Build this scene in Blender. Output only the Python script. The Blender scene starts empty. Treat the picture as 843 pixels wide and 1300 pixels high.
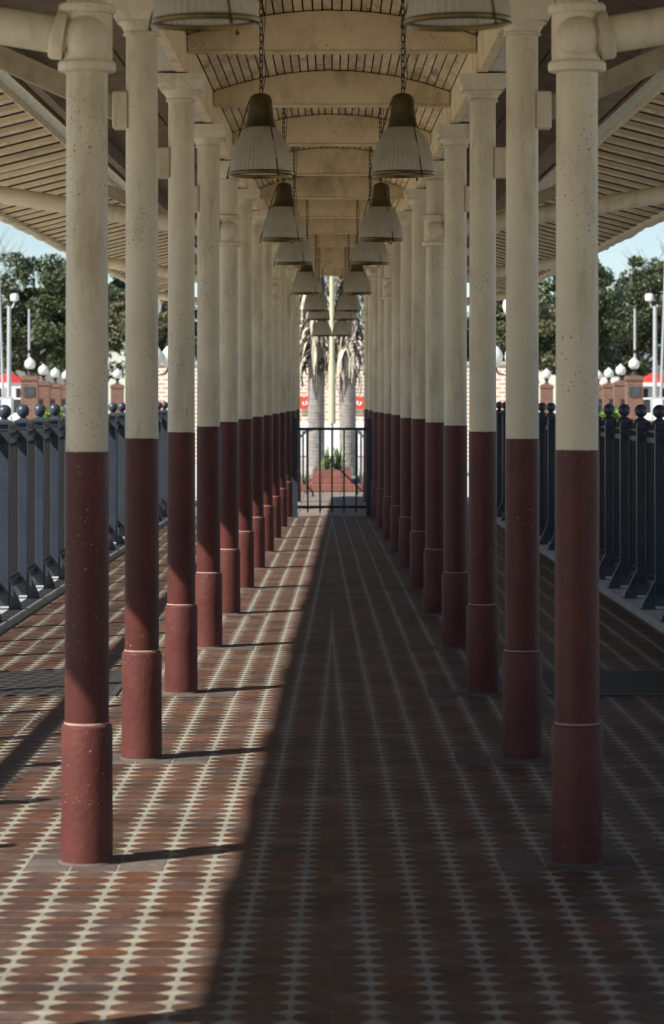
import bpy, bmesh, math, random
from mathutils import Vector, Matrix, noise
random.seed(7)
SC = bpy.context.scene
COL = SC.collection
R = math.radians

# ---------------------------------------------------------------- camera
EYE = 1.6
FPX = 3690.0                       # focal length in photo pixels (photo 843 x 1300)
cam = bpy.data.cameras.new('camera'); camo = bpy.data.objects.new('camera', cam); COL.objects.link(camo)
camo.location = (0, 0, EYE); camo.rotation_euler = (R(90), 0, 0)
cam.sensor_fit = 'HORIZONTAL'; cam.sensor_width = 36.0; cam.lens = 36.0 * FPX / 843.0
cam.shift_y = -145.0 / 843.0
cam.clip_start = 0.1; cam.clip_end = 4000
cam.dof.use_dof = True; cam.dof.focus_distance = 17.0; cam.dof.aperture_fstop = 11.0
SC.camera = camo

# ---------------------------------------------------------------- sky and sun
SUN_DIR = Vector((1.0, 0.66, -1.14)).normalized()         # the way the light travels
elev = math.asin(-SUN_DIR.z)
az = math.atan2(-SUN_DIR.x, -SUN_DIR.y)
W = bpy.data.worlds.new('World'); SC.world = W; W.use_nodes = True
nt = W.node_tree; nt.nodes.clear()
sky = nt.nodes.new('ShaderNodeTexSky'); sky.sky_type = 'NISHITA'; sky.sun_disc = False
sky.sun_elevation = elev; sky.sun_rotation = az
sky.air_density = 0.75; sky.dust_density = 0.1; sky.ozone_density = 1.0
bg = nt.nodes.new('ShaderNodeBackground'); bg.inputs['Strength'].default_value = 0.072
wo = nt.nodes.new('ShaderNodeOutputWorld')
nt.links.new(sky.outputs[0], bg.inputs[0]); nt.links.new(bg.outputs[0], wo.inputs[0])
sl = bpy.data.lights.new('sun', 'SUN'); sl.energy = 4.5; sl.angle = R(0.55); sl.color = (1.0, 0.95, 0.87)
so = bpy.data.objects.new('sun', sl); COL.objects.link(so)
so.rotation_euler = SUN_DIR.to_track_quat('-Z', 'Y').to_euler(); so.location = (-20, -10, 30)

SC.view_settings.view_transform = 'Standard'; SC.view_settings.look = 'None'
SC.view_settings.gamma = 1.0; SC.view_settings.use_curve_mapping = False
SC.view_settings.exposure = 0.76
SC.cycles.max_bounces = 10; SC.cycles.diffuse_bounces = 6

# ---------------------------------------------------------------- materials
def mat(name, col, rough=0.7, var=0.25, scale=6.0, dark=None, darkamt=0.0, dscale=3.0,
        speck=0.0, spscale=60.0, speckcol=(0.03, 0.025, 0.02), bump=0.0, bscale=40.0, metal=0.0,
        isl=0.0, obj_rand=True, stretch=(1, 1, 1), spec=0.5, isl_hue=0.0, dstretch=None, wstain=0.0):
    m = bpy.data.materials.new(name); m.use_nodes = True
    t = m.node_tree; N = t.nodes; L = t.links
    b = N['Principled BSDF']; b.inputs['Roughness'].default_value = rough; b.inputs['Metallic'].default_value = metal
    b.inputs['Specular IOR Level'].default_value = spec
    tc = N.new('ShaderNodeTexCoord'); vec = tc.outputs['Object']
    oi = N.new('ShaderNodeObjectInfo')
    if obj_rand:
        ml = N.new('ShaderNodeMath'); ml.operation = 'MULTIPLY'; ml.inputs[1].default_value = 53.0
        L.new(oi.outputs['Random'], ml.inputs[0])
        ad = N.new('ShaderNodeVectorMath'); ad.operation = 'ADD'
        L.new(vec, ad.inputs[0]); L.new(ml.outputs[0], ad.inputs[1]); vec = ad.outputs[0]
    if stretch != (1, 1, 1):
        mp = N.new('ShaderNodeVectorMath'); mp.operation = 'MULTIPLY'; mp.inputs[1].default_value = stretch
        L.new(vec, mp.inputs[0]); vec = mp.outputs[0]
    n1 = N.new('ShaderNodeTexNoise'); n1.inputs['Scale'].default_value = scale; n1.inputs['Detail'].default_value = 6
    n1.inputs['Roughness'].default_value = 0.65
    L.new(vec, n1.inputs['Vector'])
    def mixc(fac, a, bcol):
        x = N.new('ShaderNodeMix'); x.data_type = 'RGBA'
        if isinstance(fac, float): x.inputs[0].default_value = fac
        else: L.new(fac, x.inputs[0])
        for s, v in ((6, a), (7, bcol)):
            if isinstance(v, tuple): x.inputs[s].default_value = (*v, 1)
            else: L.new(v, x.inputs[s])
        return x.outputs[2]
    def ramp(src, lo, hi):
        x = N.new('ShaderNodeMapRange'); x.inputs['From Min'].default_value = lo; x.inputs['From Max'].default_value = hi
        L.new(src, x.inputs['Value']); return x.outputs[0]
    c_lo = tuple(v * (1 - var) for v in col); c_hi = tuple(min(1, v * (1 + var)) for v in col)
    c = mixc(ramp(n1.outputs[0], 0.3, 0.7), c_lo, c_hi)
    if isl > 0:
        geo = N.new('ShaderNodeNewGeometry')
        a2 = N.new('ShaderNodeMath'); a2.operation = 'ADD'
        L.new(geo.outputs['Random Per Island'], a2.inputs[0]); L.new(oi.outputs['Random'], a2.inputs[1])
        fr = N.new('ShaderNodeMath'); fr.operation = 'FRACT'; L.new(a2.outputs[0], fr.inputs[0])
        hs = N.new('ShaderNodeHueSaturation'); L.new(c, hs.inputs['Color'])
        v2 = N.new('ShaderNodeMapRange'); v2.inputs['To Min'].default_value = 1 - isl; v2.inputs['To Max'].default_value = 1 + isl
        L.new(fr.outputs[0], v2.inputs['Value']); L.new(v2.outputs[0], hs.inputs['Value'])
        if isl_hue:
            f2 = N.new('ShaderNodeMath'); f2.operation = 'MULTIPLY'; f2.inputs[1].default_value = 7.31; L.new(fr.outputs[0], f2.inputs[0])
            f3 = N.new('ShaderNodeMath'); f3.operation = 'FRACT'; L.new(f2.outputs[0], f3.inputs[0])
            v3 = N.new('ShaderNodeMapRange'); v3.inputs['To Min'].default_value = 1 - isl_hue; v3.inputs['To Max'].default_value = 1 + isl_hue * 0.4
            L.new(f3.outputs[0], v3.inputs['Value']); L.new(v3.outputs[0], hs.inputs['Saturation'])
        c = hs.outputs[0]
    if darkamt > 0:
        n2 = N.new('ShaderNodeTexNoise'); n2.inputs['Scale'].default_value = dscale; n2.inputs['Detail'].default_value = 8
        n2.inputs['Roughness'].default_value = 0.7
        dv = vec
        if dstretch:
            mp2 = N.new('ShaderNodeVectorMath'); mp2.operation = 'MULTIPLY'; mp2.inputs[1].default_value = dstretch
            L.new(vec, mp2.inputs[0]); dv = mp2.outputs[0]
        L.new(dv, n2.inputs['Vector'])
        f = ramp(n2.outputs[0], 0.5, 0.72)
        mm = N.new('ShaderNodeMath'); mm.operation = 'MULTIPLY'; mm.inputs[1].default_value = darkamt; L.new(f, mm.inputs[0])
        c = mixc(mm.outputs[0], c, dark)
    if wstain > 0:
        g2 = N.new('ShaderNodeNewGeometry'); n6 = N.new('ShaderNodeTexNoise'); n6.inputs['Scale'].default_value = 1.7; n6.inputs['Detail'].default_value = 7
        n6.inputs['Roughness'].default_value = 0.68; n6.inputs['Distortion'].default_value = 0.6
        L.new(g2.outputs['Position'], n6.inputs['Vector']); f = ramp(n6.outputs[0], 0.40, 0.68)
        mm = N.new('ShaderNodeMath'); mm.operation = 'MULTIPLY'; mm.inputs[1].default_value = wstain; L.new(f, mm.inputs[0])
        mb_ = N.new('ShaderNodeMix'); mb_.data_type = 'RGBA'; mb_.blend_type = 'MULTIPLY'
        L.new(mm.outputs[0], mb_.inputs[0]); L.new(c, mb_.inputs[6]); mb_.inputs[7].default_value = (0.36, 0.33, 0.31, 1); c = mb_.outputs[2]
    if speck > 0:
        n3 = N.new('ShaderNodeTexNoise'); n3.inputs['Scale'].default_value = spscale; n3.inputs['Detail'].default_value = 1
        L.new(vec, n3.inputs['Vector'])
        f = ramp(n3.outputs[0], 0.76 - 0.1 * speck, 0.79 - 0.1 * speck)
        n4 = N.new('ShaderNodeTexNoise'); n4.inputs['Scale'].default_value = 2.2; L.new(vec, n4.inputs['Vector'])
        f4 = ramp(n4.outputs[0], 0.50, 0.60)
        mm = N.new('ShaderNodeMath'); mm.operation = 'MULTIPLY'; L.new(f, mm.inputs[0]); L.new(f4, mm.inputs[1])
        c = mixc(mm.outputs[0], c, speckcol)
    L.new(c, b.inputs['Base Color'])
    if bump > 0:
        nb = N.new('ShaderNodeTexNoise'); nb.inputs['Scale'].default_value = bscale; nb.inputs['Detail'].default_value = 5
        L.new(vec, nb.inputs['Vector'])
        bp = N.new('ShaderNodeBump'); bp.inputs['Strength'].default_value = bump; bp.inputs['Distance'].default_value = 0.01
        L.new(nb.outputs[0], bp.inputs['Height']); L.new(bp.outputs[0], b.inputs['Normal'])
    return m

def translucent(m, amt, col):
    t = m.node_tree; N = t.nodes; L = t.links; b = N['Principled BSDF']; o = N['Material Output']
    tr = N.new('ShaderNodeBsdfTranslucent'); tr.inputs[0].default_value = (*col, 1)
    mx = N.new('ShaderNodeMixShader'); mx.inputs[0].default_value = amt
    L.new(b.outputs[0], mx.inputs[1]); L.new(tr.outputs[0], mx.inputs[2]); L.new(mx.outputs[0], o.inputs[0])
    return m

def brick_mat(name, c1, c2, mortar, bw, bh, ms=0.012, vert=True):
    m = bpy.data.materials.new(name); m.use_nodes = True
    t = m.node_tree; N = t.nodes; L = t.links; b = N['Principled BSDF']; b.inputs['Roughness'].default_value = 0.85
    tc = N.new('ShaderNodeTexCoord'); sp = N.new('ShaderNodeSeparateXYZ'); L.new(tc.outputs['Object'], sp.inputs[0])
    cb = N.new('ShaderNodeCombineXYZ')
    ad = N.new('ShaderNodeMath'); ad.operation = 'ADD'; L.new(sp.outputs[0], ad.inputs[0]); L.new(sp.outputs[1], ad.inputs[1])
    L.new(ad.outputs[0], cb.inputs[0]); L.new(sp.outputs[2], cb.inputs[1])
    br = N.new('ShaderNodeTexBrick'); br.inputs['Scale'].default_value = 1.0
    br.inputs['Brick Width'].default_value = bw; br.inputs['Row Height'].default_value = bh; br.inputs['Mortar Size'].default_value = ms
    br.inputs['Color1'].default_value = (*c1, 1); br.inputs['Color2'].default_value = (*c2, 1); br.inputs['Mortar'].default_value = (*mortar, 1)
    L.new(cb.outputs[0], br.inputs['Vector']); L.new(br.outputs[0], b.inputs['Base Color'])
    return m

M = {}
M['cream'] = mat('cream_paint', (0.64, 0.565, 0.41), 0.62, 0.10, 3.0, dark=(0.27, 0.185, 0.085), darkamt=0.6, dscale=7.0, dstretch=(1, 1, 0.22),
                 speck=0.75, spscale=120, bump=0.12, bscale=60)
M['cream_beam'] = mat('cream_timber_paint', (0.70, 0.57, 0.35), 0.7, 0.12, 5.0, dark=(0.16, 0.11, 0.06), darkamt=0.6, dscale=4.0, dstretch=(1, 1, 0.5),
                      speck=0.7, spscale=80, bump=0.2, bscale=50)
M['board'] = mat('ceiling_board_paint', (0.70, 0.56, 0.35), 0.75, 0.22, 9.0, dark=(0.08, 0.055, 0.03), darkamt=0.85, dscale=6.0,
                 bump=0.3, bscale=60, stretch=(1, 0.25, 1), isl=0.15)
M['soffit'] = mat('peeling_white_paint', (0.62, 0.57, 0.47), 0.8, 0.2, 9.0, dark=(0.13, 0.09, 0.05), darkamt=0.9, dscale=9.0, bump=0.4)
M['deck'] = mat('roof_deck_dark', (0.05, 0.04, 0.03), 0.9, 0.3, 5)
M['sheet'] = mat('roof_sheet_cream', (0.52, 0.38, 0.17), 0.55, 0.25, 5.0, dark=(0.09, 0.065, 0.03), darkamt=0.65, dscale=3.0,
                 speck=0.8, spscale=30, bump=0.15, stretch=(0.35, 1, 1))
M['rib'] = mat('lit_rib_and_trim_paint', (0.68, 0.60, 0.43), 0.6, 0.2, 12, dark=(0.25, 0.2, 0.12), darkamt=0.6, dscale=14)  # light on the rib slopes put into the colour; flashing and fascia share it
M['shade_brown'] = mat('shade_and_purlin_brown', (0.17, 0.125, 0.075), 0.85, 0.35, 6, dark=(0.05, 0.035, 0.02), darkamt=0.6, dscale=5, bump=0.3)  # shadow of the inner roof put into this brown; the purlin shares it
M['strut'] = mat('weathered_strut', (0.34, 0.28, 0.185), 0.8, 0.25, 8, dark=(0.12, 0.09, 0.05), darkamt=0.5, dscale=7, bump=0.3)
M['red'] = mat('oxblood_paint', (0.092, 0.024, 0.018), 0.5, 0.2, 4.0, dark=(0.045, 0.014, 0.011), darkamt=0.55, dscale=8.0, dstretch=(1, 1, 0.3),
               speck=0.25, spscale=120, speckcol=(0.45, 0.36, 0.33), bump=0.18, bscale=45, spec=0.3)
M['plinth'] = mat('oxblood_paint_base', (0.115, 0.034, 0.027), 0.55, 0.22, 5.0, dark=(0.07, 0.018, 0.015), darkamt=0.45, dscale=6.0,
                  speck=0.3, spscale=110, speckcol=(0.42, 0.33, 0.3), bump=0.3, bscale=35, spec=0.3)
M['dust'] = mat('dusty_rim', (0.36, 0.24, 0.20), 0.9, 0.3, 20)
M['fence'] = mat('slate_blue_iron', (0.038, 0.049, 0.068), 0.38, 0.15, 8, speck=0.3, spscale=110, speckcol=(0.5, 0.5, 0.48), bump=0.06)
M['fence_black'] = mat('black_iron', (0.010, 0.011, 0.013), 0.55, 0.2, 8)
M['paver'] = mat('red_paver', (0.108, 0.049, 0.028), 0.6, 0.32, 16, dark=(0.040, 0.025, 0.019), darkamt=0.6, dscale=9,
                 bump=0.25, bscale=70, isl=0.26, isl_hue=0.35, wstain=0.9)
M['grey_brick'] = mat('grey_brick', (0.125, 0.10, 0.085), 0.8, 0.3, 14, dark=(0.06, 0.05, 0.042), darkamt=0.6, dscale=10, bump=0.3, isl=0.25, wstain=0.6)
M['slab'] = mat('grey_slab', (0.235, 0.185, 0.15), 0.8, 0.2, 6, dark=(0.11, 0.09, 0.07), darkamt=0.5, isl=0.14, bump=0.2)
M['mortar'] = mat('cream_mortar', (0.33, 0.31, 0.23), 0.85, 0.12, 18, dark=(0.2, 0.17, 0.125), darkamt=0.6, dscale=7, bump=0.3, wstain=0.5, obj_rand=False)
M['joint'] = mat('grey_joint', (0.21, 0.21, 0.21), 0.9, 0.25, 18)
M['concrete'] = mat('concrete', (0.42, 0.41, 0.38), 0.9, 0.15, 5, dark=(0.2, 0.19, 0.17), darkamt=0.5, bump=0.3)
M['asphalt'] = mat('pale_concrete_paving', (0.50, 0.47, 0.41), 0.9, 0.2, 2, bump=0.3, bscale=80)
M['grate'] = mat('iron_grate', (0.07, 0.068, 0.064), 0.5, 0.3, 9, metal=0.2)
M['bronze'] = mat('aged_bronze', (0.085, 0.062, 0.022), 0.42, 0.35, 14, dark=(0.03, 0.024, 0.012), darkamt=0.6, dscale=11, metal=0.55, bump=0.15)
M['brass'] = mat('brass', (0.115, 0.08, 0.026), 0.35, 0.3, 12, metal=0.75)
M['chain'] = mat('dark_chain', (0.030, 0.026, 0.018), 0.5, 0.3, 20, metal=0.5)
M['glass'] = translucent(mat('ribbed_glass', (0.47, 0.43, 0.34), 0.22, 0.12, 6, dark=(0.2, 0.17, 0.11), darkamt=0.5, dscale=7), 0.40, (0.62, 0.58, 0.48))
M['skylight'] = translucent(mat('fibreglass_sheet', (0.6, 0.6, 0.56), 0.5, 0.1, 6, dark=(0.2, 0.18, 0.12), darkamt=0.8, dscale=9), 0.4, (0.55, 0.54, 0.48))
M['brick'] = brick_mat('pale_brick', (0.52, 0.27, 0.16), (0.42, 0.20, 0.12), (0.70, 0.64, 0.55), 0.26, 0.105, 0.035)
M['brick_red'] = brick_mat('red_brick', (0.20, 0.085, 0.055), (0.14, 0.06, 0.04), (0.22, 0.16, 0.12), 0.24, 0.085, 0.012)
M['white'] = mat('white_wall', (0.72, 0.72, 0.70), 0.8, 0.06, 3)
M['sign_red'] = mat('sign_red', (0.62, 0.065, 0.025), 0.5, 0.05, 3)
M['sign_white'] = mat('sign_lettering', (0.82, 0.82, 0.8), 0.5, 0.02, 3)
M['post_green'] = mat('cream_green_paint', (0.52, 0.51, 0.33), 0.55, 0.08, 4)
M['galv'] = mat('galvanised', (0.5, 0.51, 0.52), 0.45, 0.1, 6, metal=0.3)
M['globe'] = translucent(mat('opal_glass', (0.82, 0.82, 0.8), 0.25, 0.02, 4), 0.35, (0.85, 0.85, 0.82))
M['trunk'] = mat('palm_trunk', (0.30, 0.275, 0.245), 0.9, 0.25, 12, dark=(0.12, 0.10, 0.09), darkamt=0.5, dscale=8, bump=0.5, bscale=30)
M['dead'] = mat('dead_frond', (0.50, 0.44, 0.34), 0.8, 0.3, 9, isl=0.35)
M['dead_dark'] = mat('dead_frond_brown', (0.10, 0.082, 0.062), 0.9, 0.35, 9, isl=0.4)
M['bark'] = mat('bark', (0.11, 0.085, 0.065), 0.95, 0.3, 8, bump=0.5)
M['leaf'] = mat('evergreen_leaf', (0.050, 0.074, 0.020), 0.55, 0.3, 1.2, isl=0.45, isl_hue=0.4)
M['leaf2'] = mat('olive_leaf', (0.090, 0.090, 0.034), 0.6, 0.3, 1.2, isl=0.45, isl_hue=0.4)
M['bush'] = mat('lime_leaf', (0.16, 0.27, 0.025), 0.5, 0.3, 2, isl=0.35)
M['agave'] = mat('agave_leaf', (0.16, 0.22, 0.075), 0.45, 0.25, 8, isl=0.3)
M['frond'] = mat('palm_frond', (0.07, 0.10, 0.03), 0.5, 0.3, 3, isl=0.3)
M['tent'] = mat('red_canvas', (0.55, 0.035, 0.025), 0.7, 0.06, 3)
M['grey_roof'] = mat('grey_roof', (0.20, 0.21, 0.23), 0.7, 0.1, 3)
M['dark'] = mat('dark_recess', (0.02, 0.02, 0.022), 0.6, 0.1, 3)
M['plaque'] = mat('slate_plaque', (0.045, 0.055, 0.055), 0.5, 0.5, 6)
M['tile_red'] = mat('terracotta_tile', (0.26, 0.10, 0.075), 0.7, 0.2, 6, isl=0.12)

# ---------------------------------------------------------------- mesh helpers
class MB:
    def __init__(s): s.v = []; s.f = []
    def add(s, vs, fs):
        o = len(s.v); s.v += [tuple(v) for v in vs]; s.f += [tuple(i + o for i in f) for f in fs]; return s
    def hexa(s, p):                                   # 8 points: bottom ring then top ring
        return s.add(p, [(3, 2, 1, 0), (4, 5, 6, 7), (0, 1, 5, 4), (1, 2, 6, 5), (2, 3, 7, 6), (3, 0, 4, 7)])
    def box(s, x0, x1, y0, y1, z0, z1):
        if x0 > x1: x0, x1 = x1, x0
        if y0 > y1: y0, y1 = y1, y0
        return s.hexa([(x0, y0, z0), (x1, y0, z0), (x1, y1, z0), (x0, y1, z0), (x0, y0, z1), (x1, y0, z1), (x1, y1, z1), (x0, y1, z1)])
    def tube(s, pts, rads, n=12, cap=True):
        pts = [Vector(p) for p in pts]
        if not hasattr(rads, '__len__'): rads = [rads] * len(pts)
        rings = []; ref = None
        for i, p in enumerate(pts):
            d = (pts[min(i + 1, len(pts) - 1)] - pts[max(i - 1, 0)]).normalized()
            if ref is None: ref = Vector((0, 0, 1)) if abs(d.z) < 0.9 else Vector((1, 0, 0))
            a = d.cross(ref).normalized(); b = d.cross(a).normalized()
            rings.append([p + (a * math.cos(2 * math.pi * k / n) + b * math.sin(2 * math.pi * k / n)) * rads[i] for k in range(n)])
        vs = [q for r in rings for q in r]; fs = []
        for i in range(len(pts) - 1):
            for k in range(n):
                fs.append((i * n + k, i * n + (k + 1) % n, (i + 1) * n + (k + 1) % n, (i + 1) * n + k))
        if cap: fs.append(tuple(range(n))[::-1]); fs.append(tuple(range((len(pts) - 1) * n, len(pts) * n)))
        return s.add(vs, fs)
    def lathe(s, prof, n=24, c=(0, 0, 0), cap=True, wob=0.0):
        vs = []; fs = []
        for i, (r, z) in enumerate(prof):
            for k in range(n):
                a = 2 * math.pi * k / n
                rr = r * (1 + (wob if k % 2 else -wob))
                vs.append((c[0] + rr * math.cos(a), c[1] + rr * math.sin(a), c[2] + z))
        for i in range(len(prof) - 1):
            for k in range(n):
                fs.append((i * n + k, i * n + (k + 1) % n, (i + 1) * n + (k + 1) % n, (i + 1) * n + k))
        if cap: fs.append(tuple(range(n))[::-1]); fs.append(tuple(range((len(prof) - 1) * n, len(prof) * n)))
        return s.add(vs, fs)
    def sphere(s, c, r, n=16, m=10, sz=1.0):
        prof = [(max(1e-4, r * math.sin(math.pi * i / m)), -r * sz * math.cos(math.pi * i / m)) for i in range(m + 1)]
        return s.lathe(prof, n, c, cap=True)
    def bar(s, p0, p1, w, h, up=(0, 0, 1)):           # rectangular bar from p0 to p1
        p0 = Vector(p0); p1 = Vector(p1); d = (p1 - p0).normalized(); up = Vector(up)
        a = d.cross(up).normalized() * (w / 2); b = a.cross(d).normalized() * (h / 2)
        return s.hexa([p0 - a - b, p0 + a - b, p1 + a - b, p1 - a - b, p0 - a + b, p0 + a + b, p1 + a + b, p1 - a + b])
    def mesh(s, name, m, smooth=None, bevel=0.0):
        me = bpy.data.meshes.new(name); me.from_pydata(s.v, [], s.f); me.update()
        bm = bmesh.new(); bm.from_mesh(me)
        bmesh.ops.recalc_face_normals(bm, faces=bm.faces[:])
        if bevel > 0:
            bmesh.ops.bevel(bm, geom=[e for e in bm.edges if e.is_manifold and e.calc_face_angle(0) > 0.6], offset=bevel, segments=1, affect='EDGES')
        bm.to_mesh(me); bm.free()
        if smooth is not None:
            for p in me.polygons: p.use_smooth = True
            me.set_sharp_from_angle(angle=R(smooth))
        me.materials.append(m); return me
    def build(s, name, m, parent=None, smooth=None, bevel=0.0):
        return link(name, s.mesh(name, m, smooth, bevel), parent)

def link(name, me, parent=None, loc=None, rot=None, scale=None):
    o = bpy.data.objects.new(name, me); COL.objects.link(o)
    if parent: o.parent = parent
    if loc is not None: o.location = loc
    if rot is not None: o.rotation_euler = rot
    if scale is not None: o.scale = scale
    return o
def tag(o, label=None, cat=None, group=None, kind=None):
    if label: o['label'] = label
    if cat: o['category'] = cat
    if group: o['group'] = group
    if kind: o['kind'] = kind
    return o
def empty(name, loc, label=None, cat=None, group=None):
    o = bpy.data.objects.new(name, None); COL.objects.link(o); o.location = loc; o.empty_display_size = 0.1
    return tag(o, label, cat, group)
KIDS = {}
def children_of(o): return [c for c in COL.objects if c.parent == o]
def copy_tree(o, parent=None):
    c = o.copy(); COL.objects.link(c); c.parent = parent
    for ch in children_of(o): copy_tree(ch, c)
    return c

K = 0.0088                                            # both halves of the place run in towards the axis
def P(s, xl, y, z): return (s * (xl - K * (y - 10)), y, z)
def SX(s, xl, y): return s * (xl - K * (y - 10))
def rail(mb, s, x0, x1, y0, y1, z0, z1):              # long box that follows the side's run
    return mb.hexa([P(s, x0, y0, z0), P(s, x1, y0, z0), P(s, x1, y1, z0), P(s, x0, y1, z0),
                    P(s, x0, y0, z1), P(s, x1, y0, z1), P(s, x1, y1, z1), P(s, x0, y1, z1)])
SIDE = {-1: 'left', 1: 'right'}
ORD = ['nearest', 'second', 'third', 'fourth', 'fifth', 'sixth', 'seventh', 'eighth', 'ninth', 'tenth', 'eleventh', 'twelfth', 'thirteenth', 'fourteenth']
PITCH = 2.88
CY = [10.0 + PITCH * (i - 1) for i in range(0, 14)]     # column rows; index 0 stands just outside the picture
CX = 0.868

# ---------------------------------------------------------------- ground
g = MB(); g.add([(-1500, -300, -0.03), (1500, -300, -0.03), (1500, 3000, -0.03), (-1500, 3000, -0.03)], [(0, 1, 2, 3)])
tag(g.build('ground', M['asphalt']), kind='structure')
floor = MB().add([(-2.45, -4, 0), (2.45, -4, 0), (2.2, 39.3, 0), (-2.2, 39.3, 0)], [(0, 1, 2, 3)]).build('platform_floor', M['mortar'])
tag(floor, kind='structure')
YEND = 39.2
fwd = MB().add([(-2.2, 39.3, -0.004), (2.2, 39.3, -0.004), (2.2, 60, -0.004), (-2.2, 60, -0.004)], [(0, 1, 2, 3)]).build('forecourt_floor', M['joint'])
tag(fwd, kind='structure')

# pavers: long lozenge-ended bricks in stack bond, cream mortar at their corners
TX, TY = 0.16, 0.125
def paver_outline(seed):
    rnd = random.Random(seed)
    a = TX / 2 - 0.0062; b = TY / 2 - 0.0026
    pts = []
    for sx, sy in ((1, 1), (-1, 1), (-1, -1), (1, -1)):
        seq = [(0.028 + rnd.uniform(-.008, .008), b), (0.045 + rnd.uniform(-.005, .005), b * (0.86 + rnd.uniform(-.05, .05))), (0.060, b * (0.65 + rnd.uniform(-.07, .07))), (a - rnd.uniform(0, .002), b * (0.42 + rnd.uniform(-.06, .06)))]
        q = [(sx * x, sy * y) for x, y in seq]
        if sx * sy > 0: q = q[::-1]
        pts += q
    return pts
OUT = [paver_outline(i) for i in range(24)]
def paver_geo(outl, rnd, clip=None, cx=0.0, cy=0.0):
    h = 0.0014
    n = len(outl); tx = rnd.uniform(-.004, .004); ty = rnd.uniform(-.005, .005); dz = rnd.uniform(-.0003, .0003)
    top = []; low = []
    for x, y in outl:
        X = cx + x; Y = cy + y
        xi, yi = cx + x * 0.985, cy + y * 0.97
        if clip is not None:
            X = clip(X); xi = clip(xi)
        top.append((xi, yi, h + dz + tx * x + ty * y)); low.append((X, Y, -0.001))
    fs = [tuple(range(n))] + [(n + i, n + (i + 1) % n, (i + 1) % n, i) for i in range(n)]
    return top + low, fs
J0 = 0.088
removed = []
rest = MB(); jointmb = MB(); grid = []
rnd = random.Random(3)
gy = [(y, s) for y in CY for s in (-1, 1)]
def near_column(s, xl, y):
    for cy in CY:
        if abs(y - cy) < 0.20 and abs(xl - CX) < 0.24: return True
    return False
GR = (1.212, 2.335, 15.565, 16.935)                        # drain grate: local x0, x1, y0, y1
y = 3.0; row = 0
while y < YEND - 0.06:
    for s in (-1, 1):
        edge = K * (y - 10)
        for i in range(0, 15):
            xl = J0 + TX * (i - 0.5)
            if xl + TX / 2 < edge + 0.008 or xl > 2.41: continue
            if near_column(s, xl, y):
                removed.append((s, xl, y)); continue
            if GR[0] < xl < GR[1] + .1 and GR[2] < y < GR[3]: continue
            wx = s * (xl - edge)
            clipped = xl - TX / 2 < edge + 0.004
            px = abs(wx) * FPX / y; base = EYE * FPX / y
            vis = px < 400 and base < 800
            grid.append((y, s, i, xl, edge, clipped, vis))
    y += TY; row += 1
vis_list = sorted([t for t in grid if t[6]], key=lambda t: t[0])[:300]
single = set((t[0], t[1], t[2]) for t in vis_list)
paver_meshes = []
for q in range(24):
    vs, fs = paver_geo(OUT[q % 24], rnd); paver_meshes.append(MB().add(vs, fs).mesh('paver', M['paver']))
for (y, s, i, xl, edge, clipped, vis) in grid:
    wx = s * (xl - edge)
    one = (y, s, i) in single
    if clipped:
        lim = 0.0002
        cl = (lambda X: min(X, -lim)) if s < 0 else (lambda X: max(X, lim))
        vs, fs = paver_geo(OUT[rnd.randrange(24)], rnd, cl, wx, y)
        if one: MB().add(vs, fs).build('paver', M['paver'], floor)
        else: rest.add(vs, fs)
    elif one:
        link('paver', paver_meshes[rnd.randrange(24)], floor, (wx, y, 0), (0, 0, rnd.uniform(-.006, .006) - s * K))
    else:
        vs, fs = paver_geo(OUT[rnd.randrange(24)], rnd, None, wx, y); rest.add(vs, fs)
def raw_build(mb, name, m, parent):
    me = bpy.data.meshes.new(name); me.from_pydata(mb.v, [], mb.f); me.update(); me.materials.append(m)
    return link(name, me, parent)
tag(raw_build(rest, 'farther_pavers', M['paver'], floor), kind='stuff')
# grey head joints, thin strips just above the mortar bed
rows = sorted(set(t[0] for t in grid))
for s in (-1, 1):
    for y in rows:
        for i in range(0, 15):
            xl = J0 + TX * i
            if xl - K * (y - 10) < 0.01 or xl > 2.36: continue
            jw = .0064; jh = .030
            jointmb.add([P(s, xl - jw, y - jh, .0005), P(s, xl + jw, y - jh, .0005), P(s, xl + jw, y + jh, .0005), P(s, xl - jw, y + jh, .0005)], [(0, 1, 2, 3)])
tag(jointmb.build('head_joints', M['joint'], floor), kind='stuff')
# plain grey bricks let in round each column foot
gb = [MB().box(-.0765, .0765, -.0590, .0590, -.001, .0016 + .0005 * q).mesh('grey_brick', M['grey_brick'], bevel=0.0012) for q in range(3)]
gfar = MB()
for (s, xl, y) in removed:
    if y < 34: link('grey_brick', gb[rnd.randrange(3)], floor, P(s, xl, y, 0), (0, 0, rnd.uniform(-.012, .012)))
    else:
        q = P(s, xl, y, 0); gfar.box(q[0] - .077, q[0] + .077, y - .059, y + .059, -.001, .003)
tag(gfar.build('farther_grey_bricks', M['grey_brick'], floor), kind='stuff')
# kerbs under the fences, forecourt slabs
for s in (-1, 1):
    kb = rail(MB(), s, 2.34, 2.80, 6, 45, -0.02, 0.05).build('fence_kerb', M['concrete'], bevel=0.008); tag(kb, kind='structure')
sb = MB(); yy = 39.45
while yy < 57:
    for i in range(-5, 6):
        x0 = i * 0.30 + 0.01
        sb.box(x0 - .15, x0 + .125, yy, yy + .42, -0.01, 0.004 + rnd.uniform(0, .003))
    yy += 0.45
tag(sb.build('paving_slabs', M['slab'], fwd), kind='stuff')

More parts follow.
